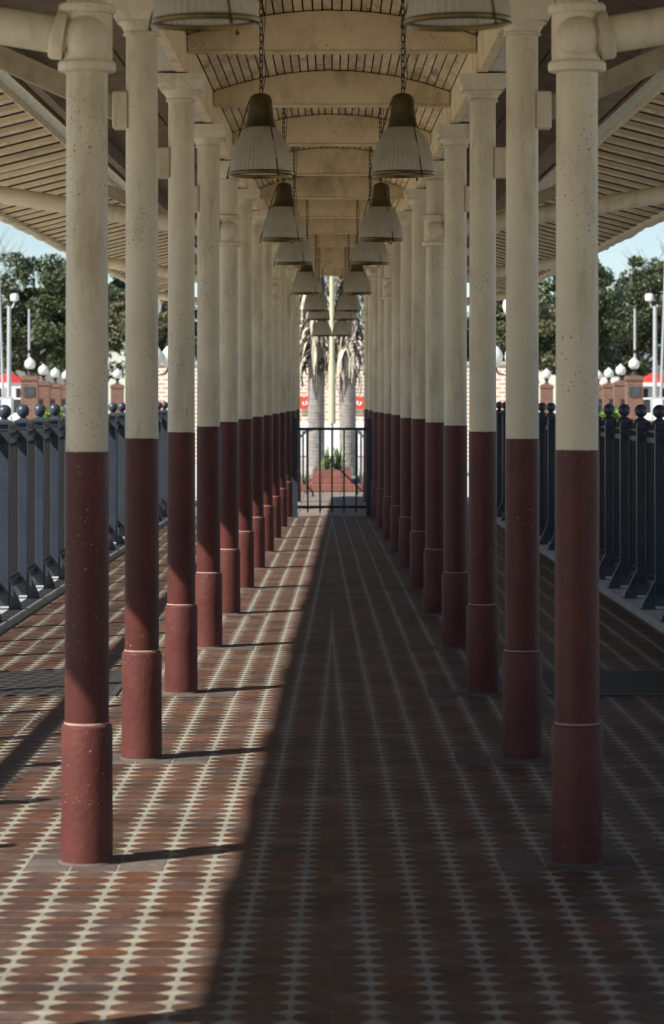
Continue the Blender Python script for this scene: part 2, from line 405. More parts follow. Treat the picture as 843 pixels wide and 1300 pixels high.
# ---------------------------------------------------------------- canopy roof
YA, YB = -5.0, 44.9
roof = empty('canopy_roof', (0, 20, 3.2), 'long cream painted timber and sheet metal canopy over the walkway', 'canopy')
def rb(mb, name, m, **k):
    o = mb.build(name, m, None, **k); o.parent = roof; o.location = (0, -20, -3.2); return o
HW = 0.835
def hw(y): return HW - K * (y - 10)
def zc(u): return 3.565 + 0.135 * (1 - u * u)              # curved ceiling
NBD = 30
for i in range(NBD):
    u0 = -1 + 2 * i / NBD + 0.006; u1 = -1 + 2 * (i + 1) / NBD - 0.006
    j = rnd.uniform(0, .003)
    ys = [YA, 12, 20, 30, 38, YB]
    mb = MB()
    for a_, b_ in zip(ys[:-1], ys[1:]):
        jj = rnd.uniform(-.002, .003)
        mb.hexa([(u0 * hw(a_), a_, zc(u0) + j + jj), (u1 * hw(a_), a_, zc(u1) + j + jj), (u1 * hw(b_), b_, zc(u1) + j + jj), (u0 * hw(b_), b_, zc(u0) + j + jj),
                 (u0 * hw(a_), a_, zc(u0) + .018), (u1 * hw(a_), a_, zc(u1) + .018), (u1 * hw(b_), b_, zc(u1) + .018), (u0 * hw(b_), b_, zc(u0) + .018)])
    rb(mb, 'ceiling_board', M['board'])
mb = MB()
nu = 12
for i in range(nu):
    u0 = -1.06 + 2.12 * i / nu; u1 = -1.06 + 2.12 * (i + 1) / nu
    mb.add([(u0 * hw(YA), YA, zc(u0) + .03), (u1 * hw(YA), YA, zc(u1) + .03), (u1 * hw(YB), YB, zc(u1) + .03), (u0 * hw(YB), YB, zc(u0) + .03)], [(0, 1, 2, 3)])
rb(mb, 'roof_deck', M['deck'])
# tie beams with a flat bottom and a curved top
for cy in CY:
    mb = MB(); n = 14; vs = []; fs = []; h_ = hw(cy) - 0.004; yo = rnd.uniform(-.01, .01)
    for yy in (cy - 0.04 + yo, cy + 0.04 + yo):
        for k in range(n + 1):
            u = -1 + 2 * k / n
            vs.append((u * h_, yy, 3.478)); vs.append((u * h_, yy, zc(u) - 0.006))
    m_ = 2 * (n + 1)
    for k in range(n):
        a = 2 * k
        fs += [(a, a + 2, a + 3, a + 1), (m_ + a, m_ + a + 1, m_ + a + 3, m_ + a + 2), (a, m_ + a, m_ + a + 2, a + 2), (a + 1, a + 3, m_ + a + 3, m_ + a + 1)]
    fs += [(0, 1, m_ + 1, m_), (2 * n, m_ + 2 * n, m_ + 2 * n + 1, 2 * n + 1)]
    mb.add(vs, fs); rb(mb, 'tie_beam', M['cream_beam'], bevel=0.004)
    rb(MB().box(-h_, h_, cy - .046 + yo, cy + .046 + yo, 3.466, 3.4775), 'beam_bead', M['cream_beam'])
def zs(X): return 3.235 + 0.25 * (3.04 - X)                 # side roof sheet
for s in (-1, 1):
    rb(rail(MB(), s, HW, HW + 0.055, YA, YB, 3.352, 3.566), 'wall_plate', M['cream_beam'], bevel=0.004)
    rb(rail(MB(), s, HW + 0.057, HW + 0.16, YA, YB, 3.358, 3.385), 'soffit_board', M['soffit'])
    rb(rail(MB(), s, HW + 0.16, HW + 0.20, YA, YB, 3.354, 3.60), 'outer_plate', M['cream_beam'], bevel=0.004)
    rb(rail(MB(), s, HW - 0.03, HW + 0.22, YA, YB, 3.60, 3.66), 'plate_packing', M['deck'])
    # pressed sheet panels: pan, rib, pan ... each one a part
    per = 0.57; yy = YA
    while yy < YB:
        prof = [(0, 0), (0.40, 0), (0.412, 0.026), (0.525, 0.026), (0.57, 0.0)]
        dzr = rnd.uniform(-.004, .004); sheet = None
        for q, ((a0, z0), (a1, z1)) in enumerate(zip(prof[:-1], prof[1:])):
            if q in (0, 3): mb = MB()
            xi, xo = 2.085, 3.035
            ya, yb = yy + a0, yy + a1
            mb.hexa([P(s, xi, ya, zs(xi) + z0 + dzr), P(s, xo, ya, zs(xo) + z0 + dzr), P(s, xo, yb, zs(xo) + z1 + dzr), P(s, xi, yb, zs(xi) + z1 + dzr),
                     P(s, xi, ya, zs(xi) + z0 + .006 + dzr), P(s, xo, ya, zs(xo) + z0 + .006 + dzr), P(s, xo, yb, zs(xo) + z1 + .006 + dzr), P(s, xi, yb, zs(xi) + z1 + .006 + dzr)])
            if q == 2: sheet = rb(mb, 'roof_sheet', M['sheet'])
            if q == 3:
                mb.build('lit_rib_face', M['rib'], sheet)  # only the front slope is paler: its catch of light is painted
                MB().hexa([P(s, xx_, yy + yo_, zs(xx_) + zo_ + dzr) for zo_ in (-.010, -.0005) for xx_, yo_ in ((xi, .003), (xo, .003), (xo, .045), (xi, .045))]).build('lip_shade_strip', M['deck'], sheet)  # thin black strip added beside the lip as its painted occlusion shade
        yy += per
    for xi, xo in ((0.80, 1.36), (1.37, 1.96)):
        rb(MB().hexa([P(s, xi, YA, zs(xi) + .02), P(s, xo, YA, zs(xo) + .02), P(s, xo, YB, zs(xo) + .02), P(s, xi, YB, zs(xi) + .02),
                      P(s, xi, YA, zs(xi) + .04), P(s, xo, YA, zs(xo) + .04), P(s, xo, YB, zs(xo) + .04), P(s, xi, YB, zs(xi) + .04)]), 'inner_shade_panel', M['shade_brown'])  # inner roof panels, coloured dark to stand for the shadow there
    rb(MB().hexa([P(s, 1.88, YA, zs(1.88) + .05), P(s, 2.13, YA, zs(2.13) + .05), P(s, 2.13, YB, zs(2.13) + .05), P(s, 1.88, YB, zs(1.88) + .05),
                  P(s, 1.88, YA, zs(1.88) + .055), P(s, 2.13, YA, zs(2.13) + .055), P(s, 2.13, YB, zs(2.13) + .055), P(s, 1.88, YB, zs(1.88) + .055)]), 'skylight_strip', M['skylight'])
    for xf in (1.962, 2.076):
        rb(rail(MB(), s, xf, xf + .012, YA, YB, zs(xf) - .004, zs(xf) + .0495), 'flashing', M['rib'])
    rb(rail(MB(), s, 1.80, 1.86, YA, YB, zs(1.83) - .09, zs(1.83) + .018), 'purlin', M['shade_brown'])
    # gutter: a slightly wavering half-round trough with a rolled lip
    mb = MB(); ny = 220; n = 9; vs = []; fs = []
    for k in range(ny + 1):
        yy = YA + (YB - YA) * k / ny
        w1 = 0.028 * noise.noise(Vector((yy * 0.9, s * 3.1, 0))) + 0.016 * noise.noise(Vector((yy * 2.7, s * 7.7, 4)))
        w2 = 0.028 * noise.noise(Vector((yy * 1.3, s * 5.1, 9)))
        for q in range(n + 1):
            a = math.pi * q / n
            vs.append(P(s, 3.085 + 1.15 * w2 + 0.040 * math.cos(a), yy, 3.212 + 1.4 * w1 - 0.034 * math.sin(a)))
    for k in range(ny):
        for q in range(n): fs.append((k * (n + 1) + q, k * (n + 1) + q + 1, (k + 1) * (n + 1) + q + 1, (k + 1) * (n + 1) + q))
    mb.add(vs, fs); o = rb(mb, 'gutter', M['cream'], smooth=50)
    rb(MB().tube([P(s, 3.125, YA, 3.225), P(s, 3.125, 20, 3.222), P(s, 3.125, YB, 3.225)], 0.014, 8), 'gutter_lip', M['cream'])
    rb(rail(MB(), s, 3.036, 3.052, YA, YB, 3.196, 3.275), 'fascia', M['rib'])
    rb(MB().hexa([P(s, 0.8, YA, 3.90), P(s, 1.87, YA, zs(1.87) + .062), P(s, 1.87, YB, zs(1.87) + .062), P(s, 0.8, YB, 3.90),
                  P(s, 0.8, YA, 3.91), P(s, 1.87, YA, zs(1.87) + .072), P(s, 1.87, YB, zs(1.87) + .072), P(s, 0.8, YB, 3.91)]), 'roof_capping', M['grey_roof'])

# ---------------------------------------------------------------- columns
RS, RP = 0.0725, 0.0885
meshes = {}
meshes['shaft'] = MB().lathe([(RS + .001, 1.39), (RS - .001, 2.4), (RS - .002, 3.20)], 40).mesh('shaft', M['cream'], 40)
_m = MB().lathe([(RS + .0035, 0.47), (RS + .003, 1.40), (RS + .003, 1.4185)], 40)
for q in range(80, 120):
    x_, y_, z_ = _m.v[q]; _m.v[q] = (x_, y_, z_ + .003 * noise.noise(Vector((x_ * 40, y_ * 40, 1))) + .002 * noise.noise(Vector((x_ * 130, y_ * 130, 5))))
meshes['red'] = _m.mesh('painted_lower_shaft', M['red'], 40)
_m = MB().lathe([(RP + .010, 0.0), (RP + .007, 0.006), (RP - .001, 0.010)], 40, cap=False)
for q in range(120):
    x_, y_, z_ = _m.v[q]; f_ = 1 + (.05 * noise.noise(Vector((x_ * 60, y_ * 60, 3))) if q < 80 else 0); _m.v[q] = (x_ * f_, y_ * f_, z_)
meshes['seal'] = _m.mesh('base_seal', M['bark'], 40)
meshes['plinth'] = MB().lathe([(RP, 0.0), (RP + .001, 0.10), (RP - .0005, 0.30), (RP, 0.462), (RP - .003, 0.474), (RP - .010, 0.479)], 40).mesh('plinth', M['plinth'], 40)
meshes['rim'] = MB().lathe([(RP - .0095, 0.4795), (RS + .006, 0.483), (RS + .003, 0.486)], 40, cap=False).mesh('dusty_rim', M['dust'], 40)
def sq(r, z, n=8):                                     # rounded square ring for the abacus
    pts = []
    for cx, cy, a0 in ((1, 1, 0), (-1, 1, 90), (-1, -1, 180), (1, -1, 270)):
        for k in range(3):
            a = R(a0 + 45 * k); pts.append((cx * (r - .01) + .01 * math.cos(a), cy * (r - .01) + .01 * math.sin(a), z))
    return pts
ab = MB(); rings = [(0.112, 3.262), (0.115, 3.277), (0.121, 3.288), (0.131, 3.297), (0.134, 3.302), (0.134, 3.345)]
vs = [p for r_, z_ in rings for p in sq(r_, z_)]; fs = []
for i in range(len(rings) - 1):
    for k in range(12): fs.append((i * 12 + k, i * 12 + (k + 1) % 12, (i + 1) * 12 + (k + 1) % 12, (i + 1) * 12 + k))
fs += [tuple(range(12)), tuple(range(60, 72))]
meshes['abacus'] = ab.add(vs, fs).mesh('abacus', M['cream'], 30)
meshes['echinus'] = MB().lathe([(RS - .002, 3.20), (RS + .010, 3.203), (RS + .011, 3.213), (RS + .004, 3.218), (RS + .008, 3.232), (RS + .022, 3.252), (RS + .032, 3.2615)], 36).mesh('capital', M['cream'], 35)
for s in (-1, 1):
    meshes['cleat', s] = MB().box(s * (RS - .012), s * (RS + .055), -.05, .05, 2.79, 2.955).mesh('cleat', M['cream'], bevel=.006)
    meshes['strut', s] = MB().bar((s * (RS + .02), 0, 2.87), (s * 1.22, 0, 3.375), .055, .10).mesh('raking_strut', M['strut'], bevel=.004)
    zb = 2.835
    meshes['flange_lo'] = MB().lathe([(RS, 2.715), (.097, 2.722), (.100, 2.73), (.100, 2.748), (.094, 2.756), (.078, 2.757)], 32).mesh('lower_flange', M['cream'], 35)
    meshes['flange_hi'] = MB().lathe([(.078, 2.918), (.094, 2.919), (.099, 2.926), (.099, 2.945), (.094, 2.952), (RS, 2.956)], 32).mesh('upper_flange', M['cream'], 35)
    meshes['body'] = MB().lathe([(.0865, 2.757), (.088, 2.78), (.088, 2.90), (.0865, 2.918)], 32).mesh('pipe_junction', M['cream'], 40)
    meshes['ball'] = MB().sphere((0, -.052, zb), .077, 24, 14).mesh('elbow_ball', M['cream'], 60)
    meshes['socket', s] = MB().tube([(s * .070, -.03, zb + .004), (s * .108, -.03, zb + .010), (s * .112, -.03, zb + .011)], [.082, .084, .078], 28).mesh('pipe_socket', M['cream'], 40)
    meshes['pipe', s] = MB().tube([(s * .06, -.03, zb + .002), (s * 1.2, -.03, zb + .19), (s * 2.16, -.03, zb + .345)], .064, 24).mesh('drain_pipe', M['cream'], 40)
SPEC = {0: 0.955, 1: 0.843}
for s in (-1, 1):
    for i, cy in enumerate(CY):
        xl = SPEC.get(i, CX)
        drain = i % 4 == 1
        if i == 0: lab = f'red and cream iron column at the very edge of the {SIDE[s]} row, before the frontmost'
        else:
            w = 'tall iron column, oxblood below and cream above'
            lab = (f'frontmost {w}, in the {SIDE[s]} row' if i == 1 else f'{w}, {ORD[i-1]} from the front in the {SIDE[s]} row')
            if drain: lab += ', with drain elbow'
        c = empty('iron_column', P(s, xl, cy, 0), lab, 'column', 'iron columns along the walkway')
        c.rotation_euler = (0, 0, 0)
        rz = rnd.uniform(0, 6.28)
        link('shaft', meshes['shaft'], c, rot=(0, 0, rz))
        link('lower_shaft', meshes['red'], c, rot=(0, 0, rz), scale=(1, 1, rnd.uniform(.995, 1.004)))
        pl = link('plinth', meshes['plinth'], c, rot=(0, 0, rz), scale=(1, 1, 1)); link('rim', meshes['rim'], pl); link('base_seal', meshes['seal'], pl)
        cp = link('capital', meshes['echinus'], c, rot=(0, 0, rz)); link('abacus', meshes['abacus'], cp, rot=(0, 0, -rz))
        if drain:
            jn = link('pipe_junction', meshes['body'], c)
            link('lower_flange', meshes['flange_lo'], jn); link('upper_flange', meshes['flange_hi'], jn)
            link('elbow_ball', meshes['ball'], jn)
            pp = link('drain_pipe', meshes['pipe', s], c); link('pipe_socket', meshes['socket', s], pp)
        else:
            link('cleat', meshes['cleat', s], c)
        if i % 4 == 2: link('raking_strut', meshes['strut', s], c)

# ---------------------------------------------------------------- pendant lamps
lk = MB(); ring = []
NS, NT = 14, 6
for k in range(NS):
    a = 2 * math.pi * k / NS
    cx_ = 0.0085 * math.cos(a); cz_ = 0.0085 * math.sin(a) + (0.010 if math.sin(a) > 0.01 else -0.010 if math.sin(a) < -0.01 else 0)
    ring.append((Vector((cx_, 0, cz_)), Vector((math.cos(a), 0, math.sin(a)))))
vs = []; fs = []
for p, nrm in ring:
    for q in range(NT):
        b = 2 * math.pi * q / NT; vs.append(p + (nrm * math.cos(b) + Vector((0, 1, 0)) * math.sin(b)) * 0.0028)
for k in range(NS):
    for q in range(NT): fs.append((k * NT + q, k * NT + (q + 1) % NT, ((k + 1) % NS) * NT + (q + 1) % NT, ((k + 1) % NS) * NT + q))
LINK = lk.add(vs, fs).mesh('chain_link', M['chain'], 60)
HR = 0.375
CAP = MB().lathe([(.012, HR + .012), (.030, HR + .007), (.044, HR - .004), (.0505, HR - .022), (.053, HR - .06), (.057, HR - .10), (.064, HR - .142), (.069, HR - .148), (.064, HR - .152)], 32).mesh('bronze_cap', M['bronze'], 40)
SHADE = MB().lathe([(.062, HR - .150), (.078, HR - .168), (.094, HR - .190), (.1055, HR - .213), (.107, HR - .216), (.120, HR - .255), (.130, HR - .295), (.136, HR - .335), (.138, HR - .372)], 88, cap=False, wob=0.017).mesh('glass_shade', M['glass'], 20)
RIM = MB().lathe([(.134, -.004), (.142, .0), (.1435, .008), (.139, .014), (.132, .012), (.131, .002)], 40).mesh('rim', M['brass'], 40)
# open bottom: rebuild the rim as a ring
rm = MB(); prof = [(.131, .012), (.139, .014), (.1435, .008), (.142, .0), (.134, -.004), (.131, .002), (.131, .012)]
RIM = rm.lathe(prof, 40, cap=False).mesh('rim', M['brass'], 40)
def rod(a):
    c_, s_ = math.cos(a), math.sin(a)
    return MB().tube([(.051 * c_, .051 * s_, HR - .025), (.147 * c_, .147 * s_, .006), (.149 * c_, .149 * s_, -.016)], .0028, 6).sphere((.148 * c_, .148 * s_, -.012), .006, 8, 6)
RODS = [rod(R(a)).mesh('support_rod', M['chain']) for a in (185, 305, 65)]
HOOK = MB().lathe([(.034, 0), (.034, -.012), (.018, -.025), (.012, -.05), (.004, -.055)], 16).mesh('ceiling_hook', M['brass'], 40)
LAMPS = [(8.16, .354, 1.05), (13.7, .334, 1.05), (19.4, .323, 1.05), (22.8, .297, 1.05), (29.4, .255, 1.05), (35.2, .197, 1.05), (38.4, .175, 1.03), (43.3, .150, .92)]
for s in (-1, 1):
    for i, (d, xo, zu) in enumerate(LAMPS):
        zr = EYE + zu; x = s * xo
        lab = f'ribbed glass pendant lamp with bronze cap, {ORD[i]} from the front of the {SIDE[s]} lamp row' if i else f'nearest ribbed glass pendant lamp, cut by the picture top, {SIDE[s]} of centre'
        t = empty('pendant_lamp', (x, d, zr), lab, 'lamp', 'pendant lamps under the canopy')
        SW = 1.07
        rz = rnd.uniform(-.25, .25) if s < 0 else rnd.uniform(-.25, .25) + R(120)
        tl = (rnd.uniform(-.02, .02), rnd.uniform(-.02, .02)); sh = link('glass_shade', SHADE, t, rot=(tl[0], tl[1], rz), scale=(SW, SW, 1)); link('rim', RIM, sh)
        link('bronze_cap', CAP, t, rot=(tl[0], tl[1], rz), scale=(SW, SW, 1))
        for rr in RODS: link('support_rod', rr, t, rot=(tl[0], tl[1], rz if s < 0 else -rz), scale=(SW, SW, 1))
        ztop = zc(x / hw(d)) + 0.002
        for cy in CY:
            if abs(cy - d) < 0.06: ztop = 3.47
        link('ceiling_hook', HOOK, t, (0, 0, ztop - zr))
        zt_ = ztop - zr
        MB().tube([(.004, .006, HR), (.022, .012, HR + .1), (.010, .015, HR + .26), (.024, .008, (HR + zt_) / 2 + .12), (.006, .006, zt_ - .03)], .0024, 6).build('cable', M['chain'], t)
        z = HR + 0.02; k = 0
        while z < ztop - zr - 0.05:
            link('chain_link', LINK, t, (0, 0, z), (rnd.uniform(-.06, .06), 0, (R(90) if k % 2 else 0) + R(35))); z += 0.0312; k += 1

# ---------------------------------------------------------------- iron fences
FX = 2.50; FP = 1.18; NP = 30; FY0 = 9.5
pickm = MB().box(-.011, .011, -.011, .011, 0.17, 1.395).add([(-.011, -.011, 1.395), (.011, -.011, 1.395), (.011, .011, 1.395), (-.011, .011, 1.395), (0, 0, 1.435)], [(0, 1, 4), (1, 2, 4), (2, 3, 4), (3, 0, 4), (3, 2, 1, 0)]).mesh('picket', M['fence_black'])
fm = {}
for s in (-1, 1):
    i_ = -s                                              # towards the walkway
    fm['post', s] = MB().box(-.035, .035, -.03, .03, 0.075, 1.36).mesh('post', M['fence'], bevel=.003)
    fm['cap', s] = MB().box(-.037, .037, -.034, .034, 1.36, 1.372).box(-.031, .031, -.03, .03, 1.372, 1.405).box(-.058, .058, -.052, .052, 1.405, 1.424) \
        .add([(-.050, -.048, 1.424), (.050, -.048, 1.424), (.050, .048, 1.424), (-.050, .048, 1.424), (-.018, -.018, 1.446), (.018, -.018, 1.446), (.018, .018, 1.446), (-.018, .018, 1.446)],
             [(0, 1, 5, 4), (1, 2, 6, 5), (2, 3, 7, 6), (3, 0, 4, 7), (4, 5, 6, 7)]).mesh('post_cap', M['fence'])
    fm['ball', s] = MB().sphere((0, 0, 1.499), .0515, 20, 12).lathe([(.026, 1.443), (.026, 1.449), (.014, 1.452), (.014, 1.46)], 14).mesh('ball_finial', M['fence'], 45)
    ft = MB()
    for sgn in (1, -1):
        a, b = sgn * .033, sgn * .125
        ft.add([(a, -.02, .27), (a, .02, .27), (a, .02, .085), (a, -.02, .085), (b, -.02, .085), (b, .02, .085), (b, -.02, .055), (b, .02, .055), (a, -.02, .055), (a, .02, .055)],
               [(0, 4, 6, 8), (1, 9, 7, 5), (0, 1, 5, 4), (4, 5, 7, 6), (6, 7, 9, 8), (0, 8, 9, 1)])
    ft.box(-.14, .14, -.045, .045, .045, .0545)
    fm['foot', s] = ft.mesh('post_foot', M['fence'])
for s in (-1, 1):
    f = empty('iron_fence', P(s, FX, 20, 0.05), f'slate blue iron fence with ball topped posts along the {SIDE[s]} edge of the walkway', 'fence')
    fl = Vector(f.location)
    def fb(mb, name, m, **k):
        o = mb.build(name, m, None, **k); o.parent = f; o.location = -fl; return o
    ye = FY0 + FP * (NP - 1)
    fb(rail(MB(), s, FX + .028, FX + .072, FY0, ye, 1.255, 1.30), 'top_rail', M['fence'], bevel=.004)
    fb(rail(MB(), s, FX + .036, FX + .064, FY0, ye, 1.335, 1.352), 'upper_rail', M['fence'])
    fb(rail(MB(), s, FX + .028, FX + .072, FY0, ye, 0.165, 0.215), 'bottom_rail', M['fence'], bevel=.004)
    fb(rail(MB(), s, FX + .036, FX + .064, FY0, ye, 0.245, 0.258), 'lower_bead', M['fence'])
    for k in range(NP):
        y_ = FY0 + FP * k
        lo = Vector(P(s, FX, y_, 0)) - fl; lo.z = -fl.z
        p = link('post', fm['post', s], f, lo)
        link('post_cap', fm['cap', s], p); link('ball_finial', fm['ball', s], p); link('post_foot', fm['foot', s], p)
        if k < NP - 1:
            for q in range(0, 10):
                yq = y_ + FP * q / 10; lo = Vector(P(s, FX + .05, yq, 0)) - fl; lo.z = -fl.z
                link('picket', pickm, f, lo)

# ---------------------------------------------------------------- drain grates
for s in (-1, 1):
    gx = (GR[0] + GR[1]) / 2; gyc = (GR[2] + GR[3]) / 2
    gt = empty('drain_grate', P(s, gx, gyc, 0), f'dark iron drain grate set in the floor beside the {SIDE[s]} fence', 'grate')
    hx = (GR[1] - GR[0]) / 2; hy = (GR[3] - GR[2]) / 2
    MB().box(-hx, hx, -hy, hy, 0.0006, 0.0014).build('pit', M['dark'], gt)
    fr = MB().box(-hx, hx, -hy, -hy + .03, .0015, .011).box(-hx, hx, hy - .03, hy, .0015, .011).box(-hx, -hx + .03, -hy + .031, hy - .031, .0015, .011).box(hx - .03, hx, -hy + .031, hy - .031, .0015, .011)
    fr.build('frame', M['grate'], gt)
    bm_ = MB().box(-hx + .032, hx - .032, -.016, .016, .0016, .010).mesh('grate_bar', M['grate'])
    yy = -hy + .075
    while yy < hy - .05:
        link('grate_bar', bm_, gt, (0, yy, 0)); yy += .068

# ---------------------------------------------------------------- gate at the far end
GY = 39.05
gate = empty('iron_gate', (0, GY, 0), 'low black iron gate closing the far end of the walkway', 'gate')
gate_bar = MB().box(-.011, .011, -.011, .011, .06, 1.17).mesh('gate_bar', M['fence_black'])
MB().box(-.462, .462, -.016, .016, 1.165, 1.20).build('top_rail', M['fence_black'], gate, bevel=.003)
MB().box(-.462, .462, -.016, .016, .115, .15).build('bottom_rail', M['fence_black'], gate, bevel=.003)
for bx in (-.325, -.162, 0.0, .162, .325): link('gate_bar', gate_bar, gate, (bx, 0, 0))
for s in (-1, 1):
    MB().add([(s * .462 + (.0 if s > 0 else -.08), -.04, 0), (s * .462 + (.08 if s > 0 else 0), -.04, 0), (s * .462 + (.08 if s > 0 else 0), .04, 0), (s * .462 + (0 if s > 0 else -.08), .04, 0),
              (s * .462 + (.0 if s > 0 else -.08), -.04, 1.30), (s * .462 + (.08 if s > 0 else 0), -.04, 1.30), (s * .462 + (.08 if s > 0 else 0), .04, 1.30), (s * .462 + (0 if s > 0 else -.08), .04, 1.30),
              (s * .502, 0, 1.345)], [(3, 2, 1, 0), (0, 1, 5, 4), (1, 2, 6, 5), (2, 3, 7, 6), (3, 0, 4, 7), (4, 5, 8), (5, 6, 8), (6, 7, 8), (7, 4, 8)]).build('gate_post', M['fence'], gate)
    MB().box(s * .545, s * .66, -.012, .012, 1.06, 1.085).build('post_bracket', M['fence_black'], gate)

# ---------------------------------------------------------------- beyond the gate
for s in (-1, 1):                                          # low handrails with a curved end
    h = empty('handrail', (s * .36, 49, 0), f'blue steel handrail with curved end beyond the gate, {SIDE[s]} of the planter', 'handrail')
    MB().tube([(s * .16, -2.2, .96), (s * .05, -1.8, 1.06), (-s * 0.04, -1.0, 1.07), (s * .10, 0, 1.05), (s * .20, 1.6, 1.05)], .018, 8).build('top_tube', M['fence'], h, 60)
    MB().tube([(s * .16, -2.2, .25), (s * .20, 1.6, .25)], .014, 8).build('bottom_tube', M['fence'], h, 60)
    for (px_, py_) in ((.16, -2.2), (.05, -1.2), (.13, .2), (.20, 1.6)):
        MB().tube([(s * px_, py_, 0), (s * px_, py_, 1.03)], .018, 8).build('upright', M['fence'], h, 60)
# planter: stepped terracotta tiled box
pl = empty('tiled_planter', (0, 49.2, 0), 'low terracotta tiled planter holding spiky plants behind the gate', 'planter')
MB().box(-.54, .54, 0, 3.5, 0, .14).build('base_course', M['tile_red'], pl, bevel=.006)
MB().box(-.33, .33, .10, 3.2, .145, .36).build('body', M['tile_red'], pl, bevel=.006)
tm = MB().box(-.079, .079, -.012, .006, -.052, .052).mesh('tile', M['tile_red'], bevel=.003)
for r_ in range(2):
    for c_ in range(4): link('tile', tm, pl, (-.2475 + .165 * c_, .094, .20 + .108 * r_))
for c_ in range(6): link('tile', tm, pl, (-.4375 + .175 * c_, -.006, .073), scale=(1.07, 1, 1.1))
MB().box(-.30, .30, .14, 3.1, .362, .372).build('soil', M['bark'], pl)
def blade(L_, w, up, out, n=6):
    mb = MB(); vs = []; fs = []
    for k in range(n + 1):
        t = k / n; x = out * t + 0.25 * out * t * t; z = up * t - 0.35 * up * t * t * (out / (up + .01))
        ww = w * (1 - t) ** 0.6 * (0.6 + 0.8 * t if t < .5 else 1.0)
        vs += [(x, -ww, z + ww * .3), (x, 0, z - ww * .2), (x, ww, z + ww * .3)]
    for k in range(n):
        a = 3 * k; fs += [(a, a + 1, a + 4, a + 3), (a + 1, a + 2, a + 5, a + 4)]
    return mb.add(vs, fs)
BL = [blade(1, .022, u, o).mesh('leaf', M['agave'], 60) for u, o in ((.42, .06), (.40, .14), (.30, .22), (.20, .26))]
for (px_, py_, sc, nm, lab) in ((-.10, .7, 1.0, 34, 'spiky green plant in the planter, left of the middle gate bar'), (.10, .8, 1.0, 34, 'spiky green plant in the planter, right of the middle gate bar'),
                            (-.44, .5, .62, 22, 'small spiky plant at the left foot of the planter'), (.44, .5, .62, 22, 'small spiky plant at the right foot of the planter')):
    a = empty('spiky_plant', (px_, 49.2 + py_, .37 if abs(px_) < .2 else .14), lab, 'plant', 'spiky plants round the planter')
    for k in range(nm):
        link('leaf', BL[rnd.randrange(4)], a, (rnd.uniform(-.05, .05), rnd.uniform(-.05, .05), 0), (rnd.uniform(-.1, .1), rnd.uniform(-.1, .1), rnd.uniform(0, 6.28)), (sc * rnd.uniform(.8, 1.15),) * 3)
# centre post
cp = empty('painted_post', (.0, 58.3, 0), 'cream green painted post with a thin grey lower pole between the palms', 'post')
MB().lathe([(.065, 1.08), (.072, 1.085), (.072, 2.2), (.050, 2.4), (.048, 4.1)], 20).build('sleeve', M['post_green'], cp, 40)
MB().lathe([(.03, 0), (.03, 1.10)], 14).build('pole', M['galv'], cp, 40)
# palms with skirts of dead fronds
def frond_mesh(L_, w, droop, m, seed, leaflets=True):
    r_ = random.Random(seed); mb = MB(); n = 9; spine = []
    for k in range(n + 1):
        t = k / n; spine.append(Vector((L_ * (t - 0.25 * droop * t * t), 0, L_ * (0.25 * t - droop * t * t))))
    for k in range(n):
        a, b = spine[k], spine[k + 1]; ww = .016 * (1 - k / n) + .004
        mb.add([a + Vector((0, -ww, 0)), a + Vector((0, ww, 0)), b + Vector((0, ww * .8, 0)), b + Vector((0, -ww * .8, 0))], [(0, 1, 2, 3)])
        for sd in (-1, 1):
            for h_ in range(2):
                p = a.lerp(b, .5 * h_); ll = w * (1 - .6 * abs(2 * (k / n) - 1)) * r_.uniform(.7, 1.2)
                d_ = (b - a).normalized() * .6 + Vector((0, sd, -.35 + r_.uniform(-.3, .2)))
                q = p + d_.normalized() * ll; e = (b - a).normalized() * .02
                mb.add([p - e, p + e, q + e * .25, q - e * .25], [(0, 1, 2, 3)])
    return mb.mesh('frond', m)
def dead_mesh(seed):
    r_ = random.Random(seed); mb = MB(); n = 6; L_ = r_.uniform(.55, .85); vs = []; fs = []
    tw = r_.uniform(-1.2, 1.2); cv = r_.uniform(.05, .18)
    for k in range(n + 1):
        t = k / n; ww = .042 * (1 - .75 * t) * (1.3 if k == 1 else 1)
        c_ = Vector((.05 + cv * math.sin(t * 2.8) + .05 * t, r_.uniform(-.01, .01), -L_ * t))
        a = tw * t; d_ = Vector((math.sin(a) * .6, math.cos(a), 0)) * ww
        vs += [c_ - d_, c_ + Vector((.012, 0, 0)), c_ + d_]
    for k in range(n):
        a = 3 * k; fs += [(a, a + 1, a + 4, a + 3), (a + 1, a + 2, a + 5, a + 4)]
    return mb.add(vs, fs).mesh('dead_frond', M['dead'], 60)
DEADM = [dead_mesh(i) for i in range(8)]
for q in (2, 5, 7): DEADM[q].materials[0] = M['dead_dark']
GRN = [frond_mesh(1.7, .38, d_, M['frond'], i) for i, d_ in enumerate((.5, .8, .2))]
